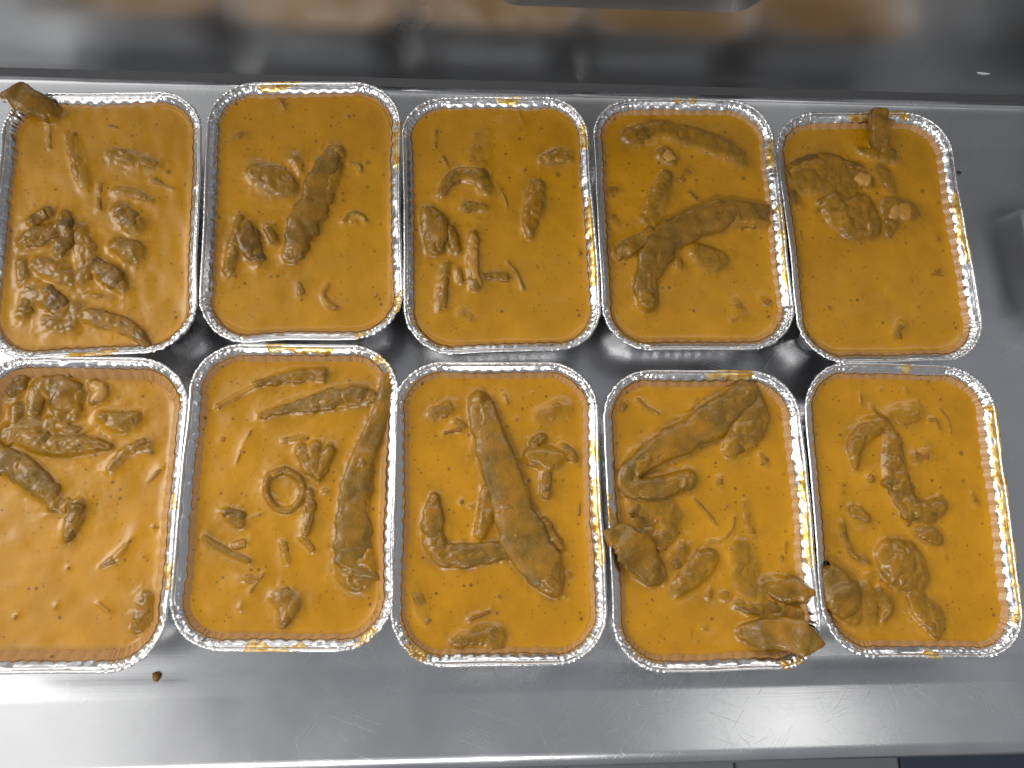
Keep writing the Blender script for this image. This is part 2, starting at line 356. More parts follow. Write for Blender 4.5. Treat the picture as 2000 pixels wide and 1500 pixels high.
def build_piece(name, kind, pts, h, level, seed, label, cat, group=None, thick=None, ring=False, lump=1.0, flat=False):
    if kind == 'meat': lump *= .9
    """pts: (px x, px y, px width[, top height mm above sauce]).  One closed lumpy mesh along a spine."""
    rng = random.Random(seed)
    W3 = []
    for p in pts:
        hh = (p[3] if len(p) > 3 else h) * .001
        c = px(p[0], p[1], level + hh * .7); r = px(p[0] + p[2] / 2, p[1], level + hh * .7)
        W3.append((c[0], c[1], np.linalg.norm(r - c), hh))
    if len(W3) == 1:
        c = W3[0]; a = rng.uniform(0, 3.14); e = c[2] * .35
        W3 = [(c[0] - e * math.cos(a), c[1] - e * math.sin(a), c[2] * .8, c[3]), (c[0] + e * math.cos(a), c[1] + e * math.sin(a), c[2] * .75, c[3])]
    W3 = np.array(W3); L = np.sum(np.linalg.norm(np.diff(W3[:, :2], axis=0), axis=1))
    ns = int(np.clip(L / .0009, 9, 90)); wmax = W3[:, 2].max(); nr = int(np.clip(wmax * 6 / .0009, 12, 48))
    if ring: W3 = np.vstack([W3, W3[:1]])
    sp = catmull(W3, ns); 
    if ring: sp = sp[:-1]; ns -= 1
    T = np.gradient(sp[:, :2], axis=0); 
    if ring: T = np.roll(sp[:, :2], -1, 0) - np.roll(sp[:, :2], 1, 0)
    T /= np.linalg.norm(T, axis=1)[:, None] + 1e-9
    S = np.stack([-T[:, 1], T[:, 0]], 1)
    if not ring:                                                      # rounded, slightly ragged ends past the last spine point
        e0, e1 = sp[0, 2] * rng.uniform(.25, .5), sp[-1, 2] * rng.uniform(.25, .5); k = 5
        pre = [np.r_[sp[0, :2] - T[0] * e0 * x, sp[0, 2] * max(.05, 1 - x ** 2.6), sp[0, 3] * (1 - .3 * x)] for x in np.linspace(1, .2, k)]
        post = [np.r_[sp[-1, :2] + T[-1] * e1 * x, sp[-1, 2] * max(.05, 1 - x ** 2.6), sp[-1, 3] * (1 - .3 * x)] for x in np.linspace(.2, 1, k)]
        sp = np.vstack([pre, sp, post]); S = np.vstack([np.repeat(S[:1], k, 0), S, np.repeat(S[-1:], k, 0)]); ns = len(sp)
    so = Vector((rng.uniform(0, 50), rng.uniform(0, 50), rng.uniform(0, 50)))
    org = np.array([sp[:, 0].mean(), sp[:, 1].mean(), level])
    V = np.zeros((ns, nr, 3)); ex = .78 if kind in ('meat', 'coat') else .9
    tilt = rng.uniform(-.25, .25); sk0, sk1 = rng.uniform(-.7, .7), rng.uniform(-.7, .7)
    TT = np.stack([S[:, 1], -S[:, 0]], 1)
    for i in range(ns):
        cx, cy, w, hh = sp[i]
        t = (thick * .001 if thick else max(hh + .0035, min(2 * w * .8, .011)))
        shrink = min(1, w / (wmax * .5 + 1e-9)); t *= .35 + .65 * shrink
        wob = 1 + .20 * lump * mnoise.noise(so + Vector((i * .16, 0, 0)))
        fi = i / (ns - 1)
        if not ring: hh *= (1 + .22 * mnoise.noise(so + Vector((9, i * .09, 0)))) * (1 - .3 * max(0, 1 - min(fi, 1 - fi) * 6))
        cz = hh - t / 2
        for j in range(nr):
            a = 2 * math.pi * j / nr; ca, sa = math.cos(a), math.sin(a)
            u = w * wob * math.copysign(abs(ca) ** ex, ca); z = t / 2 * math.copysign(abs(sa) ** (.6 if kind == 'meat' else .85), sa)
            if flat and sa > 0: z = t / 2 * sa ** .45
            z += u * tilt * (.6 if sa > 0 else 0)
            sd_ = 1.0 if ca >= 0 else -1.0
            u *= 1 + lump * (.22 * mnoise.noise(so + Vector((i * .11, 5 * sd_, 1))) + .12 * mnoise.noise(so + Vector((i * .33, 5 * sd_, 9))))
            sk = 0 if ring else (sk0 * max(0, 1 - i / (ns * .35)) + sk1 * max(0, 1 - (ns - 1 - i) / (ns * .35))) * u
            p = np.array([cx + S[i, 0] * u + TT[i, 0] * sk, cy + S[i, 1] * u + TT[i, 1] * sk, cz + z])
            q = Vector((p[0] * 120, p[1] * 120, p[2] * 120)) + so
            d = .0015 * lump * mnoise.noise(q) + .0005 * lump * mnoise.noise(q * 2.7)
            d += .0005 * lump * mnoise.noise(Vector((i * .16, u * 60, 7)) + so)                       # folds across the strip
            d += .0007 * lump * (abs(mnoise.noise(Vector((i * .10, j * .55, 3)) + so)) - .2)         # grain along the strip
            d *= min(1, w / .004)
            V[i, j] = p + np.array([S[i, 0] * ca * d, S[i, 1] * ca * d, (sa if sa > 0 else 0) * d])
    V -= np.array([org[0], org[1], 0.0])
    F = grid_faces(ns, nr, wrap_n=ring, wrap_m=True).tolist()
    if not ring: F += [list(range(nr)), list(range((ns - 1) * nr + nr - 1, (ns - 1) * nr - 1, -1))]
    o = mesh_obj(name, V.reshape(-1, 3), np.array(F, dtype=object), MAT[kind], loc=org.tolist())
    tag(o, label, cat, group)
    return sp[:, :3], sp[:, 3]

NAMES = {'meat': ('meat_strip', 'meat'), 'lump': ('meat_lump', 'meat'), 'coat': ('coated_meat', 'meat'), 'mush': ('mushroom_slice', 'mushroom'),
         'dark': ('mushroom_scrap', 'mushroom'), 'green': ('herb_shred', 'herb'), 'red': ('pepper_shred', 'pepper'), 'pale': ('onion_piece', 'onion')}

# tray: x, y, angle, sauce depth below the rim (mm), label, short name used by what floats in it
TR = [
 (-.2690, .2515, .0500, 7.0, 'foil tray of orange stew with a brown meat lump hanging over one corner', 'tray with the corner lump'),
 (-.1201, .2640, .0334, 7.2, 'foil tray of stew with one straight meat strip slanting mid-tray', 'tray with one slanting strip'),
 (.0278, .2562, .0348, 6.4, 'foil tray of stew holding only short scattered bits, no long strip', 'tray without long strips'),
 (.1763, .2585, .0132, 8.4, 'foil tray of stew with a long arched meat strip across it', 'tray with the long arched strip'),
 (.3243, .2502, .0196, 8.8, 'foil tray of stew with a stub of meat poking over its backsplash-side rim', 'tray with the stub over its rim'),
 (-.2665, .0405, -.0121, 13, 'foil tray of stew heaped with meat at one end and bare at the other', 'tray heaped at one end'),
 (-.1194, .0512, -.0041, 9.2, 'foil tray of stew with a whole onion ring in the middle', 'tray with the onion ring'),
 (.0249, .0391, .0052, 8.8, 'foil tray of stew with one broad flat meat slab lying diagonally', 'tray with the broad slab'),
 (.1752, .0327, .0024, 9.2, 'foil tray of stew with a folded hook of meat and flaps over its rim', 'tray with the folded hook'),
 (.3236, .0382, -.0193, 8.8, 'foil tray of stew with a ridged brown lump against its side wall', 'tray with the ridged lump'),
]
# pieces per tray: kind, top height mm, points, description (None = small scrap), extras
P = {}
P[0] = [
 ('coat', 3, [(150,455,40),(170,500,44),(160,545,30)], 'sunken olive flap between side heap and clump'), ('mush', 4, [(62,430,26),(88,415,30)], 'dark tip crowning the side heap'), ('dark', 3, [(150,600,30),(138,640,26)], 'dark fold beside the curving front-wall strip'),
 ('lump', 12, [(18,178,44,16),(45,190,58,16),(84,210,50,13),(116,224,26,4)], 'brown meat lump overhanging the corner', dict(thick=10)),
 ('dark', 1.2, [(96,235,12),(97,288,10)], None), ('coat', 2.2, [(137,262,22),(150,310,36),(165,360,28)], 'submerged olive strip below the corner lump'),
 ('coat', 2.5, [(222,300,24),(262,312,34),(303,322,16)], 'pointed sauce-covered sliver near the backsplash-side wall'), ('green', 1, [(300,350,14),(338,368,9)], None),
 ('dark', 1.5, [(195,358,15),(193,408,13)], None), ('coat', 2.2, [(226,372,20),(262,378,24),(294,392,14)], 'curved sauce-covered sliver beside the middle clump'),
 ('mush', 3.5, [(235,412,38),(262,440,42)], 'knobbly mushroom piece atop the middle clump'), ('coat', 4.5, [(225,478,32),(258,490,50)], 'rounded sauce-coated chunk of the middle clump'),
 ('mush', 5, [(48,470,34),(75,458,44),(110,445,38)], 'dark mushroom slice lying across the side heap'), ('dark', 5.5, [(125,420,26),(128,460,34),(112,495,22)], 'dark folded mushroom edge on the side heap'),
 ('mush', 5, [(180,510,28),(205,530,46),(232,555,34)], 'oval brown mushroom lying apart below the clump'), ('coat', 3, [(42,515,24),(45,548,22)], None),
 ('coat', 3.5, [(75,515,34),(110,530,50),(135,545,28)], 'wide coated flap in the side heap'), ('mush', 3, [(62,565,38),(45,608,30)], 'greyish slice at the foot of the side heap'),
 ('dark', 4, [(85,575,48),(115,600,42)], 'dark wrinkled slice at the foot of the side heap'), ('mush', 2.5, [(95,630,34),(125,640,30)], 'small crescent below the side heap'),
 ('meat', 4.5, [(165,615,30),(205,625,38),(250,640,32),(280,665,20),(294,688,10)], 'curving strip along the front wall'), ('coat', 1.6, [(170,575,14),(215,582,18)], None), ('dark', .8, [(210,247,10),(228,249,8)], None)]
P[1] = [
 ('meat', 6.5, [(652,300,44),(632,345,60),(610,400,60),(588,450,56),(568,494,42)], 'straight brown strip slanting mid-tray'),
 ('dark', 4.5, [(478,440,28),(485,470,50),(503,508,34)], 'dark wrinkled mushroom beside the strip'), ('mush', 3.5, [(525,445,24),(535,472,18)], None),
 ('coat', 3.5, [(468,425,16),(455,485,26),(447,528,24)], 'sauce-coated ridge next to the mushroom'), ('dark', 2, [(458,537,16)], None),
 ('coat', 3.5, [(505,335,46),(540,352,60),(565,365,36)], 'low sauce-coated mound beside the strip'), ('dark', .8, [(448,275,18),(478,262,18)], None),
 ('pale', 3.4, [(520,362,7),(540,350,7),(560,362,7),(540,374,7)], 'small oval ring on the coated mound', dict(ring=True, lump=.3)),
 ('mush', 1.8, [(672,432,12),(684,418,12),(703,419,12),(716,432,10)], 'half-moon mushroom slice alone in bare sauce'), ('coat', 1.5, [(690,432,16)], None),
 ('dark', 1.6, [(585,553,16),(588,575,15)], None), ('coat', 2, [(640,556,10),(631,576,11),(642,595,15),(657,601,10)], 'faint coated curl near the front rim'),
 ('green', .7, [(734,577,12)], None), ('dark', .8, [(727,290,7)], None), ('dark', .8, [(752,300,12)], None), ('dark', .6, [(680,228,12)], None),
 ('dark', .9, [(552,190,26),(560,214,18)], None), ('green', 1.6, [(680,316,10),(700,321,11),(706,336,9)], 'green hooked shred off the strip end'),
 ('dark', 2.5, [(575,310,20),(590,335,14)], None)]
P[2] = [
 ('coat', 1.2, [(942,262,38),(936,300,46),(930,333,42)], 'flat square piece just under the sauce', dict(flat=True)), ('mush', 4, [(862,378,18),(880,350,28),(905,340,34),(935,346,38),(948,366,30)], 'arched brown mushroom slice'),
 ('mush', 3, [(912,402,24),(942,406,22)], 'small brick-shaped piece under the arched slice', dict(flat=True)), ('meat', 5, [(838,418,38),(850,442,56),(848,482,34)], 'grey-brown rounded lump by the side wall'),
 ('coat', 4.2, [(1050,365,32),(1045,395,40),(1036,430,34),(1035,460,14)], 'coated teardrop lump'), ('pale', 3.4, [(1064,311,20),(1086,307,26),(1112,309,18)], 'pale knobbly bit with a dark rim'),
 ('dark', 2.4, [(1070,300,10),(1090,296,10),(1116,300,10)], None), ('dark', 1.2, [(1025,332,12)], None), ('dark', .9, [(852,255,12),(850,290,12)], None), ('green', 1.3, [(864,305,9),(875,325,11)], None),
 ('green', .8, [(1014,218,7),(1025,243,7)], None), ('coat', 3.5, [(880,450,22),(890,485,22)], None), ('pale', 4.2, [(925,458,20),(922,500,24),(928,556,26)], 'bright coated sliver in the middle pile'),
 ('mush', 3, [(872,520,18),(866,560,20),(862,600,22)], 'long narrow slice at the foot of the pile'), ('coat', 2.5, [(895,530,16),(900,550,14)], None), ('mush', 3, [(942,540,20),(990,540,18)], 'short straight stick beside the pile'),
 ('green', 2, [(992,512,7),(1010,535,9),(1022,565,9)], 'thin dark green shred'), ('mush', 1.5, [(903,612,22),(920,622,18)], None), ('dark', 1.5, [(1132,495,15)], None), ('green', 1, [(968,355,6),(985,385,7),(992,408,7)], None), ('dark', .7, [(935,425,10)], None)]
P[3] = [
 ('meat', 7.5, [(1492,420,50),(1440,416,54),(1385,426,56),(1325,452,58),(1287,490,60),(1263,538,50),(1266,588,40)], 'long arched fibrous strip', dict(thick=12)),
 ('meat', 5.5, [(1212,488,40),(1245,475,36),(1278,454,28)], 'short side branch touching the arched strip'), ('coat', 3.5, [(1290,255,34),(1350,266,44),(1405,286,46),(1440,302,32)], 'sauce-coated strip parallel to the backsplash-side rim'),
 ('mush', 4.2, [(1235,265,42),(1270,257,46),(1300,245,28)], 'mushroom clump at the coated strip end'), ('pale', 4.2, [(1300,300,34),(1312,312,24)], 'pale peach lump below the mushroom clump'),
 ('mush', 2.8, [(1420,306,18),(1450,318,18)], None), ('green', 1.2, [(1325,350,28),(1345,334,28)], 'flat olive patch under the peach lump'), ('coat', 3.5, [(1300,345,28),(1286,385,44),(1270,425,34)], 'coated strip ending at the arched strip'),
 ('dark', 2.2, [(1347,376,13),(1360,388,11)], None), ('dark', 2, [(1185,380,28),(1205,370,22)], None), ('mush', 2, [(1195,424,17),(1205,436,17)], None),
 ('coat', 3.8, [(1366,492,38),(1384,505,52),(1400,506,42)], 'boxy coated cube inside the arch', dict(flat=True)), ('mush', 2, [(1490,587,15),(1501,592,19)], None), ('mush', 1.6, [(1440,597,22),(1448,614,26)], None),
 ('red', 1.6, [(1430,627,9),(1440,622,9)], 'dark red shred near the front corner'), ('coat', 2.4, [(1325,515,24)], None)]
P[4] = [
 ('lump', 12, [(1718,215,36,17),(1718,240,46,16),(1722,266,42,10),(1728,292,24,4)], 'wrinkled stub standing over the rim', dict(thick=10)),
 ('mush', 3.5, [(1680,294,14),(1710,301,26),(1745,305,30)], 'smooth wedge-shaped slice below the stub'), ('mush', 3, [(1722,330,24),(1735,350,30),(1740,368,22)], 'brown slice between wedge and pale onion'),
 ('dark', 3.6, [(1532,332,10),(1560,315,14),(1610,305,16),(1650,318,16),(1682,326,12)], 'dark frilly mushroom edge'), ('dark', 3, [(1533,336,14),(1546,352,13)], None),
 ('coat', 4, [(1575,348,66),(1620,342,78),(1655,352,62)], 'wide sauce-covered mound below the frilly edge'), ('coat', 6.5, [(1645,405,72),(1668,418,98),(1690,432,66)], 'big round coated cap'),
 ('pale', 6, [(1675,342,26),(1695,352,28)], 'shiny pale knob on the mound'), ('pale', 4.5, [(1745,405,48),(1775,410,40)], 'pale onion petal beside the round cap'), ('mush', 3.2, [(1742,436,30),(1737,458,12)], None),
 ('dark', 3, [(1548,375,18),(1555,396,18)], None), ('coat', 3.4, [(1600,395,12),(1628,384,12)], None), ('dark', 1.6, [(1822,536,12),(1836,532,18)], None),
 ('dark', 2.2, [(1754,656,24),(1762,640,26)], 'dark nugget alone near the front rim'), ('dark', 1, [(1794,600,9)], None), ('green', .8, [(1620,602,9)], None), ('green', .8, [(1563,452,7),(1566,468,7)], None), ('green', .7, [(1832,467,15)], None), ('dark', 1.4, [(1592,415,14),(1606,408,10)], None)]
P[5] = [
 ('dark', 4.5, [(40,735,36),(20,770,40)], 'dark fold at the heap edge'), ('coat', 4, [(20,845,50),(60,835,50)], 'coated lump joining heap and tapering slice'), ('mush', 3.5, [(100,830,40),(150,845,34)], 'olive fold over the tapering slice'),
 ('mush', 6.5, [(92,752,50),(122,762,78),(128,800,56)], 'big folded mushroom on the heap'), ('dark', 5, [(130,712,18),(135,737,20)], None), ('mush', 5.2, [(72,755,36),(64,802,34)], 'upright mushroom slice in the heap'),
 ('pale', 5, [(32,800,34),(26,825,24)], 'peach-toned bit in the heap'), ('pale', 4.5, [(180,750,24),(194,765,36),(180,782,18)], 'pale curled piece beside the heap'), ('mush', 2.4, [(232,735,22),(252,735,18)], None),
 ('mush', 5.5, [(35,850,40),(80,865,46),(130,870,48),(175,868,34),(212,872,14)], 'long tapering slice below the heap'), ('mush', 4, [(200,815,28),(235,825,46),(262,815,28)], 'rounded slice right beside the tapering slice tip'),
 ('meat', 5.5, [(-14,885,50),(35,915,56),(80,950,52),(106,982,28)], 'thick strip sloping down from the heap'), ('coat', 3.5, [(102,990,22),(130,988,32)], None), ('mush', 4.2, [(152,985,28),(142,1020,40),(129,1050,20)], 'curved piece at the end of the thick strip'),
 ('mush', 3.2, [(215,916,20),(245,886,28),(285,868,28)], 'square-ended slice apart from the heap'), ('green', 1.2, [(292,938,9),(318,912,11)], None), ('mush', 2.2, [(197,1107,9),(230,1085,19),(257,1052,7)], 'leaf-shaped sliver in bare sauce'),
 ('mush', 3.2, [(285,1170,32),(280,1205,40),(270,1225,28)], 'olive lump in the bare front corner'), ('dark', 1.2, [(132,1110,11)], None), ('dark', 1.2, [(30,1205,13)], None), ('dark', 1, [(280,1088,9)], None), ('pale', 1.4, [(192,1180,10),(212,1195,10)], None),
 ('coat', 1.3, [(300,1030,12)], None), ('coat', 1.2, [(108,1187,14)], None), ('coat', 1.4, [(280,737,24),(330,738,22)], 'flat slice under the rim by the heap')]
P[6] = [
 ('meat', 7, [(757,728,26,9),(748,795,34),(724,858,40),(702,920,56),(691,990,64),(690,1060,74),(694,1112,84)], 'long strip widening toward the front rim', dict(thick=12)),
 ('meat', 4.5, [(510,812,12),(550,800,20),(600,790,34),(650,780,44),(700,772,40),(730,776,22)], 'curved strip next to the long strip top'), ('mush', 3.4, [(500,750,14),(540,740,22),(580,735,30),(625,730,30)], 'row of knobbly bits near the backsplash-side rim'),
 ('coat', 4, [(588,878,28),(604,915,26)], 'petal of the fan-shaped mushroom', 'fan'), ('coat', 4.4, [(615,874,30),(614,918,26)], 'petal of the fan-shaped mushroom', 'fan'), ('coat', 4, [(642,882,28),(622,930,20)], 'petal of the fan-shaped mushroom', 'fan'),
 ('coat', 2, [(556,862,14),(590,856,16)], None), ('coat', 3.6, [(555,918,15),(585,936,15),(591,966,14),(570,993,15),(542,993,14),(521,965,14),(525,932,15)], 'whole oval onion ring', dict(ring=True, lump=.9, name='onion_ring', cat='onion')),
 ('mush', 3.4, [(605,962,18),(605,1000,24),(597,1040,18)], 'ragged sliver below the onion ring'), ('dark', 3.6, [(440,1000,20),(460,1012,34),(468,1022,22)], 'dark curled mushroom by the side wall'), ('dark', 1.4, [(490,1011,8),(508,1005,7)], None),
 ('coat', 2.4, [(400,1050,9),(440,1075,13),(485,1095,11)], 'thin straight stick under the curled mushroom'), ('coat', 2, [(455,1066,18),(480,1060,14)], None), ('mush', 3.6, [(545,1168,38),(562,1180,50),(552,1220,18)], 'triangular slice near the front rim'),
 ('dark', .9, [(435,857,15)], None), ('coat', 1.6, [(470,1130,16),(505,1130,18)], None), ('coat', 2, [(552,1060,16),(560,1095,18)], None), ('coat', 1.4, [(470,1185,18)], None), ('pale', 2, [(635,960,16)], None), ('coat', 1.4, [(515,1120,10),(488,1155,8)], None),
 ('coat', 1.6, [(425,795,12),(460,775,15),(500,755,10)], None), ('coat', 1.2, [(490,840,7),(475,870,9),(462,905,7)], None), ('coat', 1.5, [(590,1050,16),(610,1075,12)], None)]
P[7] = [
 ('meat', 9, [(938,788,50),(950,832,60),(968,890,72),(988,950,76),(1006,1008,80),(1032,1062,92),(1066,1112,76),(1084,1148,36)], 'broad flat slab of meat', dict(thick=12, flat=True, lump=.65)),
 ('meat', 5.5, [(848,972,20),(845,1005,38),(848,1055,44),(868,1084,44),(925,1083,46),(985,1076,40)], 'bent L-shaped strip'), ('coat', 5.5, [(938,1042,26),(950,1000,36),(950,955,18)], 'upright sliver between slab and bent strip'),
 ('coat', 5.2, [(1040,890,38),(1070,895,50),(1092,892,28)], 'rounded chunk beside the slab'), ('mush', 4.8, [(1042,866,18),(1058,856,22)], None), ('mush', 4, [(1066,925,24),(1065,962,26)], 'square end below the rounded chunk'),
 ('mush', 3.2, [(1100,875,22),(1118,892,22)], None), ('meat', 3.4, [(850,808,26),(872,798,30)], 'small meat nugget near the slab top'), ('mush', 2.4, [(890,825,16),(905,832,13)], None), ('red', 2.2, [(868,846,8),(900,838,11)], 'dark red shred beside the slab top'),
 ('coat', 2.2, [(1060,812,36),(1095,800,46)], 'ghostly round piece under the sauce'), ('pale', 2.2, [(985,774,10),(990,788,10)], None), ('red', 1, [(1040,768,8)], None), ('dark', 2, [(900,980,12)], None), ('dark', 1.6, [(918,988,11)], None),
 ('dark', 1.2, [(1132,985,8),(1130,1006,7)], None), ('green', 1.6, [(815,1150,32),(825,1190,28),(836,1215,16)], 'dull olive patch by the side wall'), ('mush', 3.4, [(890,1256,24),(920,1246,40),(960,1240,48),(966,1265,36)], 'crumpled mushroom at the front rim'),
 ('red', 2.6, [(918,1210,9),(955,1195,7)], 'red strand above the crumpled mushroom'), ('dark', 1.2, [(975,1165,14)], None), ('dark', 1.4, [(1102,1162,11)], None), ('mush', 4.5, [(1062,1022,24),(1090,1068,26)], None), ('coat', 2, [(1110,1122,15)], None), ('dark', 1, [(1008,820,12)], None)]
P[8] = [
 ('dark', 3.5, [(1245,985,44),(1262,1020,50),(1250,1050,40)], 'dark shadowed fold between hook and draped flap'), ('dark', 3, [(1330,1075,30),(1318,1105,34)], 'dark fold beside the short coated strip'), ('coat', 3, [(1500,1205,46),(1560,1205,40)], 'coated fold between the two leaves of meat'), ('mush', 2.5, [(1462,1130,26),(1490,1168,26)], 'olive fold under the flat coated sheet'),
 ('meat', 8, [(1466,750,42,9),(1430,790,56),(1390,820,62),(1340,850,58),(1292,876,50),(1246,906,48),(1226,938,42),(1252,955,44),(1300,950,46),(1345,934,36)], 'long strip folded into a hook', dict(thick=9)),
 ('meat', 5.5, [(1474,768,22),(1474,810,58),(1450,850,68),(1430,876,36)], 'triangular flap hanging off the hook'), ('dark', 1.6, [(1217,802,18),(1222,790,22)], None), ('mush', 1.6, [(1245,782,9),(1270,802,15),(1286,808,10)], None), ('dark', .8, [(1352,798,15)], None),
 ('coat', 3.2, [(1268,985,56),(1298,1000,60),(1312,1030,36)], 'sunken coated lump under the hook bend'), ('mush', 4, [(1290,1056,44),(1312,1040,28)], 'olive piece below the hook bend'),
 ('lump', 12, [(1183,1036,12,14),(1194,1043,34,14),(1217,1052,58,14),(1240,1076,70,12),(1270,1110,62,7),(1295,1130,24,3)], 'brown flap draped over the side rim', dict(thick=7)),
 ('coat', 4.5, [(1322,1150,34),(1345,1130,44),(1370,1106,50),(1386,1090,38)], 'short coated strip in mid-tray'), ('mush', 1.7, [(1355,975,7),(1380,1000,9),(1400,1025,7)], 'thin straight shred in mid-tray'), ('mush', 1.8, [(1385,1058,9),(1410,1055,9),(1430,1035,7),(1435,1010,5)], 'thin hooked shred in mid-tray'),
 ('coat', 2.6, [(1450,1078,48),(1455,1120,54),(1465,1152,46)], 'wide flat coated sheet', dict(flat=True)), ('mush', 6, [(1495,1145,38,4),(1530,1150,50,6),(1566,1155,40,8),(1590,1156,18,9),(1602,1157,4,9)], 'leaf-like piece leaning on the side wall'),
 ('dark', 3.4, [(1440,1180,22),(1480,1190,34),(1530,1186,38)], 'dark slice under the leaf-like piece'), ('lump', 9, [(1452,1235,28,4),(1490,1238,56,8),(1535,1240,70,11),(1566,1246,58,13),(1590,1252,34,13),(1611,1258,5,13)], 'veined leaf of meat over the front corner rim', dict(thick=7)),
 ('dark', 2.2, [(1485,890,12),(1495,905,17)], None), ('mush', 2.2, [(1405,940,19)], None), ('dark', 1.2, [(1537,1060,11),(1535,1080,9)], None), ('dark', 1, [(1420,990,9)], None), ('mush', 1.6, [(1527,1090,13)], None), ('dark', .8, [(1516,810,4),(1530,825,4)], None),
 ('red', 1, [(1350,1236,5),(1350,1248,5)], 'tiny red sliver in bare sauce'), ('coat', 1.5, [(1375,1225,15)], None), ('coat', 2.4, [(1385,1160,19)], None), ('coat', 2, [(1415,1165,28)], None), ('coat', 1.4, [(1455,985,20),(1470,1040,18)], None)]
P[9] = [
 ('dark', 3, [(1738,850,20),(1735,890,18)], 'dark crease beside the S-shaped strip'), ('coat', 3, [(1700,1195,40),(1690,1150,34)], 'coated fold between lump and curled rind'),
 ('coat', 4.5, [(1672,910,14),(1670,875,30),(1690,845,40),(1720,826,34),(1738,836,18)], 'arched coated slice'), ('dark', 2.6, [(1705,800,5),(1725,822,8)], None),
 ('mush', 5.5, [(1745,855,32),(1748,900,46),(1755,945,50),(1776,985,50),(1810,1000,44),(1838,988,32)], 'S-shaped strip down the middle'), ('coat', 2.2, [(1750,815,44),(1780,810,50),(1792,800,28)], 'low olive mound above the S-shaped strip'),
 ('mush', 1.8, [(1815,820,9),(1828,822,9),(1836,838,7)], None), ('dark', 1.3, [(1835,798,5),(1852,820,6),(1858,845,5)], 'thin curved thread of skin'), ('red', 2.4, [(1790,892,20),(1812,890,20)], 'dark red pepper bit by the S-shaped strip'),
 ('mush', 2.6, [(1703,935,20)], None), ('dark', 1.2, [(1645,962,18),(1648,948,16)], None), ('dark', 1.8, [(1900,968,14),(1908,980,15)], None), ('green', .8, [(1850,918,9)], None), ('mush', 3.2, [(1665,995,18),(1680,1005,28),(1698,1015,14)], 'mushroom crescent near the side wall'),
 ('dark', 2.6, [(1645,1025,16),(1650,1050,14),(1668,1085,16),(1695,1098,13)], 'dark curved rind beside the crescent'), ('mush', 3.4, [(1800,1040,28),(1820,1045,38),(1838,1060,18)], 'half-sunk chunk above the round cap'), ('red', 2, [(1765,1005,12),(1775,1025,14)], None),
 ('coat', 6.5, [(1745,1088,66),(1765,1102,90),(1785,1122,70)], 'smooth round coated cap'), ('mush', 4.2, [(1786,1150,28),(1800,1185,48),(1824,1210,50),(1832,1242,14)], 'pointed slice trailing off the round cap'),
 ('mush', 3.2, [(1700,1160,18),(1725,1165,30),(1738,1190,16),(1726,1210,9)], 'curled rind next to the round cap'), ('lump', 9, [(1619,1108,28,8),(1634,1138,62,9),(1650,1166,74,9),(1666,1194,50,6)], 'ridged brown lump against the side wall', dict(thick=12)),
 ('dark', .9, [(1810,745,20)], None), ('dark', 1, [(1720,762,9)], None), ('coat', 1.6, [(1695,1125,24)], None), ('dark', 1.4, [(1710,1215,13)], None), ('coat', 1.2, [(1680,770,8),(1682,790,8)], None), ('coat', 1.2, [(1770,765,14)], None)]
# sauce smeared on the foil rim: tray -> list of (start pixel, end pixel)
SM = {0: [((230,693),(125,696))], 1: [((590,163),(500,166)), ((786,235),(788,340)), ((792,560),(780,620)), ((720,655),(690,662))], 2: [((1022,188),(965,192)), ((1150,230),(1152,290)), ((1158,380),(1168,560))],
      3: [((1368,192),(1312,194)), ((1516,270),(1520,330)), ((1526,380),(1545,570))], 4: [((1775,230),(1655,232)), ((1875,370),(1908,515))],
      5: [((335,1090),(328,1160)), ((345,960),(340,1000))], 6: [((655,678),(515,678)), ((770,720),(735,690)), ((470,1272),(600,1268)), ((690,1262),(740,1230))],
      7: [((1170,850),(1175,905)), ((1176,930),(1184,1110)), ((830,1300),(790,1260))], 8: [((1475,731),(1375,730)), ((1195,960),(1199,1060)), ((1575,915),(1600,1110)), ((1590,1260),(1525,1302))],
      9: [((1786,720),(1758,720)), ((1925,790),(1990,1220)), ((1800,1280),(1842,1280))]}

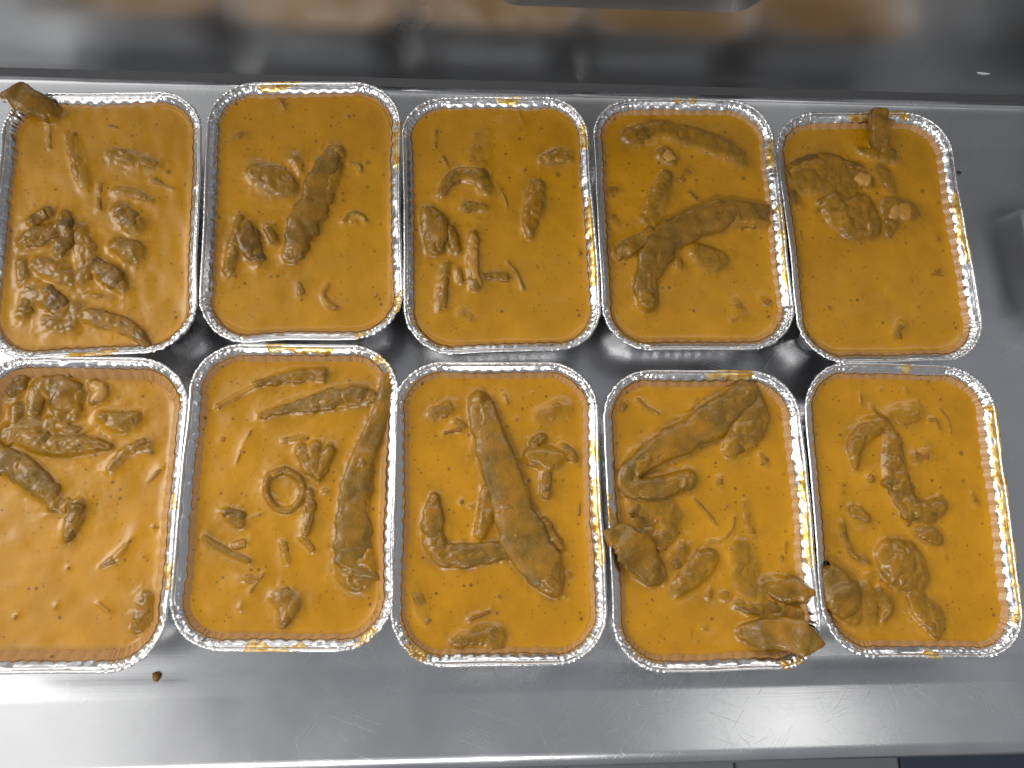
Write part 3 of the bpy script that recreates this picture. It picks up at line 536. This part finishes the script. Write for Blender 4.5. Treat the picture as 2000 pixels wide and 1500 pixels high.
pid = 0
for ti, (tx, ty, tr, dep, lab, short) in enumerate(TR):
    rng = np.random.default_rng(100 + ti); level = RIM - dep * .001
    root, rimV, wallV = build_tray(ti, tx, ty, tr, lab, rng)
    cs, sn = math.cos(tr), math.sin(tr)
    spines = []
    for rec in P[ti]:
        pid += 1
        kind, h, pts, what = rec[:4]; ex = {}; grp = None
        if len(rec) > 4:
            if isinstance(rec[4], dict): ex = dict(rec[4])
            else: grp = 'petals of the fan-shaped mushroom'
        nm, cat = NAMES[kind]; nm = ex.pop('name', nm); cat = ex.pop('cat', cat)
        mk = 'meat' if kind == 'lump' else kind
        if kind == 'lump': pts = [(*q[:3], q[3] + (dep - 6.5) * min(1, q[3] / 9)) for q in pts]     # rests on the rim
        if what is None:
            word = {'dark': 'small dark mushroom scrap', 'mush': 'small brown mushroom bit', 'coat': 'small sauce-coated bit', 'green': 'small green herb shred', 'red': 'small red pepper shred', 'pale': 'small pale onion bit', 'meat': 'small meat bit'}[mk]
            what = None; grp = word + 's, ' + short
            if nm == 'coated_meat': nm = 'coated_bit'
        if what is None:                                  # name a scrap by the bigger piece it lies nearest to
            cxy = np.mean([q[:2] for q in pts], 0); best_d, best_w = 1e9, ''
            for r2 in P[ti]:
                if r2[3] is None: continue
                for q in r2[2]:
                    dd = math.hypot(q[0] - cxy[0], q[1] - cxy[1]) - q[2] / 2
                    if dd < best_d: best_d, best_w = dd, r2[3]
            full = word + ' nearest the ' + best_w
        else: full = what + ' in ' + short
        sp, hh = build_piece(nm, mk, pts, h, level, 1000 + pid, full, cat, grp, **ex)
        spines.append((sp, hh, mk))
    # sauce surface: height field with a meniscus round each piece and up the wall
    inset = wall_d(dep * .001) + .0002
    step = .0009; gx_ = np.arange(-HW, HW + step, step); gy_ = np.arange(-HL, HL + step, step)
    X, Y = np.meshgrid(gx_, gy_, indexing='ij'); sd = sdf(X, Y, inset - .0012)
    e = 1e-5; gxx = (sdf(X + e, Y, inset) - sdf(X - e, Y, inset)) / (2 * e); gyy = (sdf(X, Y + e, inset) - sdf(X, Y - e, inset)) / (2 * e)
    out = np.maximum(sd, 0); inside = sd < 0; Xc = X - gxx * out; Yc = Y - gyy * out
    wx = tx + Xc * cs - Yc * sn; wy = ty + Xc * sn + Yc * cs
    Z = np.zeros_like(X)
    edge = np.maximum(-sdf(Xc, Yc, inset), 0); Z += .0011 * np.exp(-edge / .0022)
    thin = np.zeros_like(X); allbest = np.full(X.shape, 1.0); cv = vnoise2(X, Y, .007, rng) * .6 + vnoise2(X, Y, .0032, rng) * .4 + vnoise2(X + .05, Y, .019, rng) * .7
    COVER = {'coat': 1.0, 'pale': .84, 'mush': .84, 'meat': .74, 'dark': .74, 'green': .8, 'red': .7}
    for sp, hh, mk in spines:
        best = np.full(X.shape, 1.0); top = np.zeros(X.shape); rho = np.full(X.shape, 9.0)
        for k in range(0, len(sp), 2):
            if hh[k] > .0105: continue                     # raised clear of the sauce
            d0 = np.hypot(wx - sp[k, 0], wy - sp[k, 1]); d = d0 - sp[k, 2] * .95
            rho = np.minimum(rho, d0 / max(sp[k, 2], .001))
            m = d < best; best = np.where(m, d, best); top = np.where(m, hh[k], top)
        if hh.max() > .0022: allbest = np.minimum(allbest, best)
        rise = np.minimum(.0013, top * .5); men = rise * np.exp(-np.maximum(best, 0) / .0022)
        cov = np.clip(COVER[mk] + .34 * cv, .1, 1.12)
        over = top * cov * np.sqrt(np.clip(1 - rho ** 2.4, 0, 1))
        Z = np.maximum(Z, np.maximum(men, over)) + .2 * np.minimum(Z, men)
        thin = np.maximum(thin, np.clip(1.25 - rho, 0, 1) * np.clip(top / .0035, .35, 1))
    near = np.exp(-np.maximum(allbest, 0) / .007); n6 = vnoise2(X + .3, Y, .0075, rng) + .5 * vnoise2(X, Y + .3, .0035, rng)
    rip = (.00045 if ti in (0, 5, 6) else .00022)
    Z += near * .00075 * (1 - np.abs(n6)) * np.clip(edge / .006, 0, 1) + rip * vnoise2(X + .1, Y + .2, .011, rng) * np.clip(edge / .006, 0, 1)
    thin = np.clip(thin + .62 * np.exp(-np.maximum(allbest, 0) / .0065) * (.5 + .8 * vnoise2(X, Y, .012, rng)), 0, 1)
    ph = rng.uniform(0, 6.28, 12); 
    for q in range(6):
        a = ph[q]; f = 2 * math.pi / rng.uniform(.012, .045); Z += .00004 * np.sin((X * math.cos(a) + Y * math.sin(a)) * f + ph[q + 6])
    nx_, ny_ = X.shape; F = grid_faces(nx_, ny_); ok = inside.ravel()[F].any(1); F = F[ok]
    used = np.unique(F); remap = -np.ones(nx_ * ny_, int); remap[used] = np.arange(len(used)); F = remap[F]
    V = np.stack([Xc.ravel(), Yc.ravel(), Z.ravel()], 1)[used]
    so = mesh_obj('stew_sauce', V, F, SAUCE, loc=(tx, ty, level)); so.rotation_euler = (0, 0, tr)
    at = so.data.attributes.new('thin', 'FLOAT', 'POINT'); at.data.foreach_set('value', thin.ravel()[used].astype(np.float32))
    tag(so, 'orange creamy sauce filling the ' + short, 'sauce', 'sauce fillings of the trays')
    # thin sauce film left on the foil wall above the surface
    n = len(RS); tops = .55 + .30 * vnoise(RS, .010, rng, RLEN) + .15 * vnoise(RS, .003, rng, RLEN); cols = []
    top_z = RIM - .0040 - (1 - np.clip(tops + .25, 0, 1)) * .0022; bot = np.full(n, level - .0006)
    for t in np.linspace(0, 1, 6):
        z = bot * (1 - t) + top_z * t
        pt = np.zeros((n, 3))
        zz = wallV[:, :, 2]
        for c in range(zz.shape[1] - 1):
            m = (z <= zz[:, c]) & (z >= zz[:, c + 1]); f = (zz[:, c] - z) / np.maximum(zz[:, c] - zz[:, c + 1], 1e-9)
            pt[m] = (wallV[:, c] * (1 - f[:, None]) + wallV[:, c + 1] * f[:, None])[m]
        m = pt[:, 2] == 0; pt[m] = wallV[m, 0]
        pt[:, :2] -= RN * (.00045 * (1 - t) + .00025); pt[:, 2] += .0002 * t; cols.append(pt)
    FVv = np.stack(cols, 1); FVv[..., 2] -= level
    mesh_obj('sauce_film', FVv.reshape(-1, 3), grid_faces(n, 6, wrap_n=True), FILM, so)
    # smears on the rim
    for (a, b) in SM[ti]:
        ids = []
        for q in (a, b):
            w = px(q[0], q[1], RIM); dx, dy = w[0] - tx, w[1] - ty; l = np.array([dx * cs + dy * sn, -dx * sn + dy * cs])
            ids.append(int(np.argmin(((RP - RN * .004 - l) ** 2).sum(1))))
        i0, i1 = ids
        if (i1 - i0) % n > n // 2: i0, i1 = i1, i0
        idx = (i0 + np.arange((i1 - i0) % n + 1)) % n
        if len(idx) < 6: continue
        sloc = np.arange(len(idx)) * .0007; u = np.linspace(0, 1, len(idx)); cap = np.clip(np.minimum(u, 1 - u) * len(idx) / 5, .12, 1)
        mid = .52 + .22 * vnoise(sloc, .012, rng); half = (.36 + .22 * vnoise(sloc, .006, rng) + .1 * vnoise(sloc, .002, rng)) * cap
        C_ = rimV[idx]; K = C_.shape[1]; rows = []
        for t in np.linspace(-1, 1, 9):
            p = np.clip(mid + half * t, 0.12, 1) * (K - 1); k0 = np.clip(np.floor(p).astype(int), 0, K - 2); f = (p - k0)[:, None]
            pt = C_[np.arange(len(idx)), k0] * (1 - f) + C_[np.arange(len(idx)), k0 + 1] * f
            pt = pt.copy(); pt[:, 2] += .00035 * (1 - t * t) + .00008; pt[:, :2] += RN[idx] * (np.clip(.35 - p / K, 0, 1) * .0006)[:, None]; rows.append(pt)
        SV = np.stack(rows, 1); SV[..., 2] -= level
        mesh_obj('sauce_smear', SV.reshape(-1, 3), grid_faces(len(idx), 9), SMEAR, so)

# ------------------------------------------------------------------ small things round the trays
def rrect(w, h, r, n=8):
    out = []
    for cx, cy, a0 in ((w / 2 - r, h / 2 - r, 0), (-w / 2 + r, h / 2 - r, 90), (-w / 2 + r, -h / 2 + r, 180), (w / 2 - r, -h / 2 + r, 270)):
        for k in range(n + 1):
            a = math.radians(a0 + 90 * k / n); out.append((cx + r * math.cos(a), cy + r * math.sin(a)))
    return np.array(out)
# steel plate fixed to the splashback
c0 = px_wall(955, 10, y_wall - .008); c1 = px_wall(1476, 24, y_wall - .008)
pw = c1[0] - c0[0]; ph_ = .12; zc = c1[2] + ph_ / 2
rings = []
for ins, dep in ((0, 0), (0, .007), (.0015, .0095), (.004, .011), (.02, .0115)):
    q = rrect(pw - 2 * ins, ph_ - 2 * ins, .022 - ins if ins < .02 else .004); rings.append(np.stack([q[:, 0], np.full(len(q), -dep), q[:, 1]], 1))
V = np.stack(rings, 0); m = V.shape[1]; F = grid_faces(len(rings), m, wrap_m=True).tolist() + [list(range((len(rings) - 1) * m, len(rings) * m))]
pl = mesh_obj('wall_plate', V.reshape(-1, 3), np.array(F, dtype=object), STEEL_WALL, loc=((c0[0] + c1[0]) / 2, y_wall - .0008, zc))
tag(pl, 'round-cornered steel plate fixed on the splashback above the trays', 'plate')
# steel pan standing on the bench, only its edge in view
pc = px(1994, 325, .04)
prof_p = [(0.0, .040), (-.0015, .0415), (-.003, .0405), (-.004, .038), (.0045, .0365), (.006, .034), (.009, .006), (.015, .0008), (.03, .0006)]
root = empty('steel_pan', (pc[0] + .1015, pc[1] - .055, 0), math.radians(4)); tag(root, 'small steel pan on the bench beside the tray with the stub over its rim', 'pan')
V = np.stack([np.c_[rrect(.16 - 2 * i, .11 - 2 * i, max(.004, .018 - i)), np.full(36, z)] for i, z in prof_p[:5]], 0)
mesh_obj('rim', V.reshape(-1, 3), grid_faces(5, 36, wrap_m=True), STEEL_WALL, root)
V = np.stack([np.c_[rrect(.16 - 2 * i, .11 - 2 * i, max(.004, .018 - i)), np.full(36, z)] for i, z in [(0.0, .0398)] + prof_p[5:]], 0)
mesh_obj('body', V.reshape(-1, 3), np.array(grid_faces(5, 36, wrap_m=True).tolist() + [list(range(4 * 36, 5 * 36))], dtype=object), STEEL_WALL, root)
# crumbs
def crumb(name, u, v, z, pts, mat, label, cat, t=.0012):
    c = px(u, v, z); Q = np.array([px(a, b, z) - c for a, b in pts]); k = len(Q); rg = np.random.default_rng(u)
    V = np.vstack([Q, Q * .95 + np.array([0, 0, t]) + np.c_[np.zeros((k, 2)), rg.uniform(0, t * .6, k)], [[0, 0, t * 1.7]]])
    F = [[i, (i + 1) % k, k + (i + 1) % k, k + i] for i in range(k)] + [[k + i, k + (i + 1) % k, 2 * k] for i in range(k)]
    if Q[0, 0] * Q[1, 1] - Q[0, 1] * Q[1, 0] < 0: F = [f[::-1] for f in F]
    o = mesh_obj(name, V, np.array(F, dtype=object), mat, loc=(c[0], c[1], z + .0003)); tag(o, label, cat)
crumb('meat_crumb', 305, 1322, .0016, [(299,1314),(306,1311),(313,1316),(310,1325),(304,1332),(300,1326)], MAT['meat'], 'tiny brown crumb dropped on the front bench slope', 'crumb')
crumb('herb_scrap', 1870, 338, 0, [(1864,336),(1870,334),(1878,337),(1876,340),(1866,340)], GROUT, 'dark herb scrap on bare steel beside the tray with the stub', 'herb', .0006)
def splash(u, v, w, h, label):
    c = px_wall(u, v, y_wall); a = np.linspace(0, 2 * math.pi, 15)[:-1]; s = .6 / FPX * 1.0
    V = [(math.cos(t) * w * (1 + .25 * math.sin(3 * t)), 0, math.sin(t) * h * (1 + .3 * math.cos(2 * t))) for t in a] + [(math.cos(t) * w * .6, -.0006, math.sin(t) * h * .6) for t in a]
    F = [[i, (i + 1) % 14, 14 + (i + 1) % 14, 14 + i] for i in range(14)] + [list(range(14, 28))]
    o = mesh_obj('dried_splash', V, np.array(F, dtype=object), MARK, loc=(c[0], y_wall - .0003, c[2])); o.rotation_euler = (0, .12, 0); tag(o, label, 'splash')
splash(1920, 143, .0062, .0018, 'small white dried splash on the bare steel splashback')
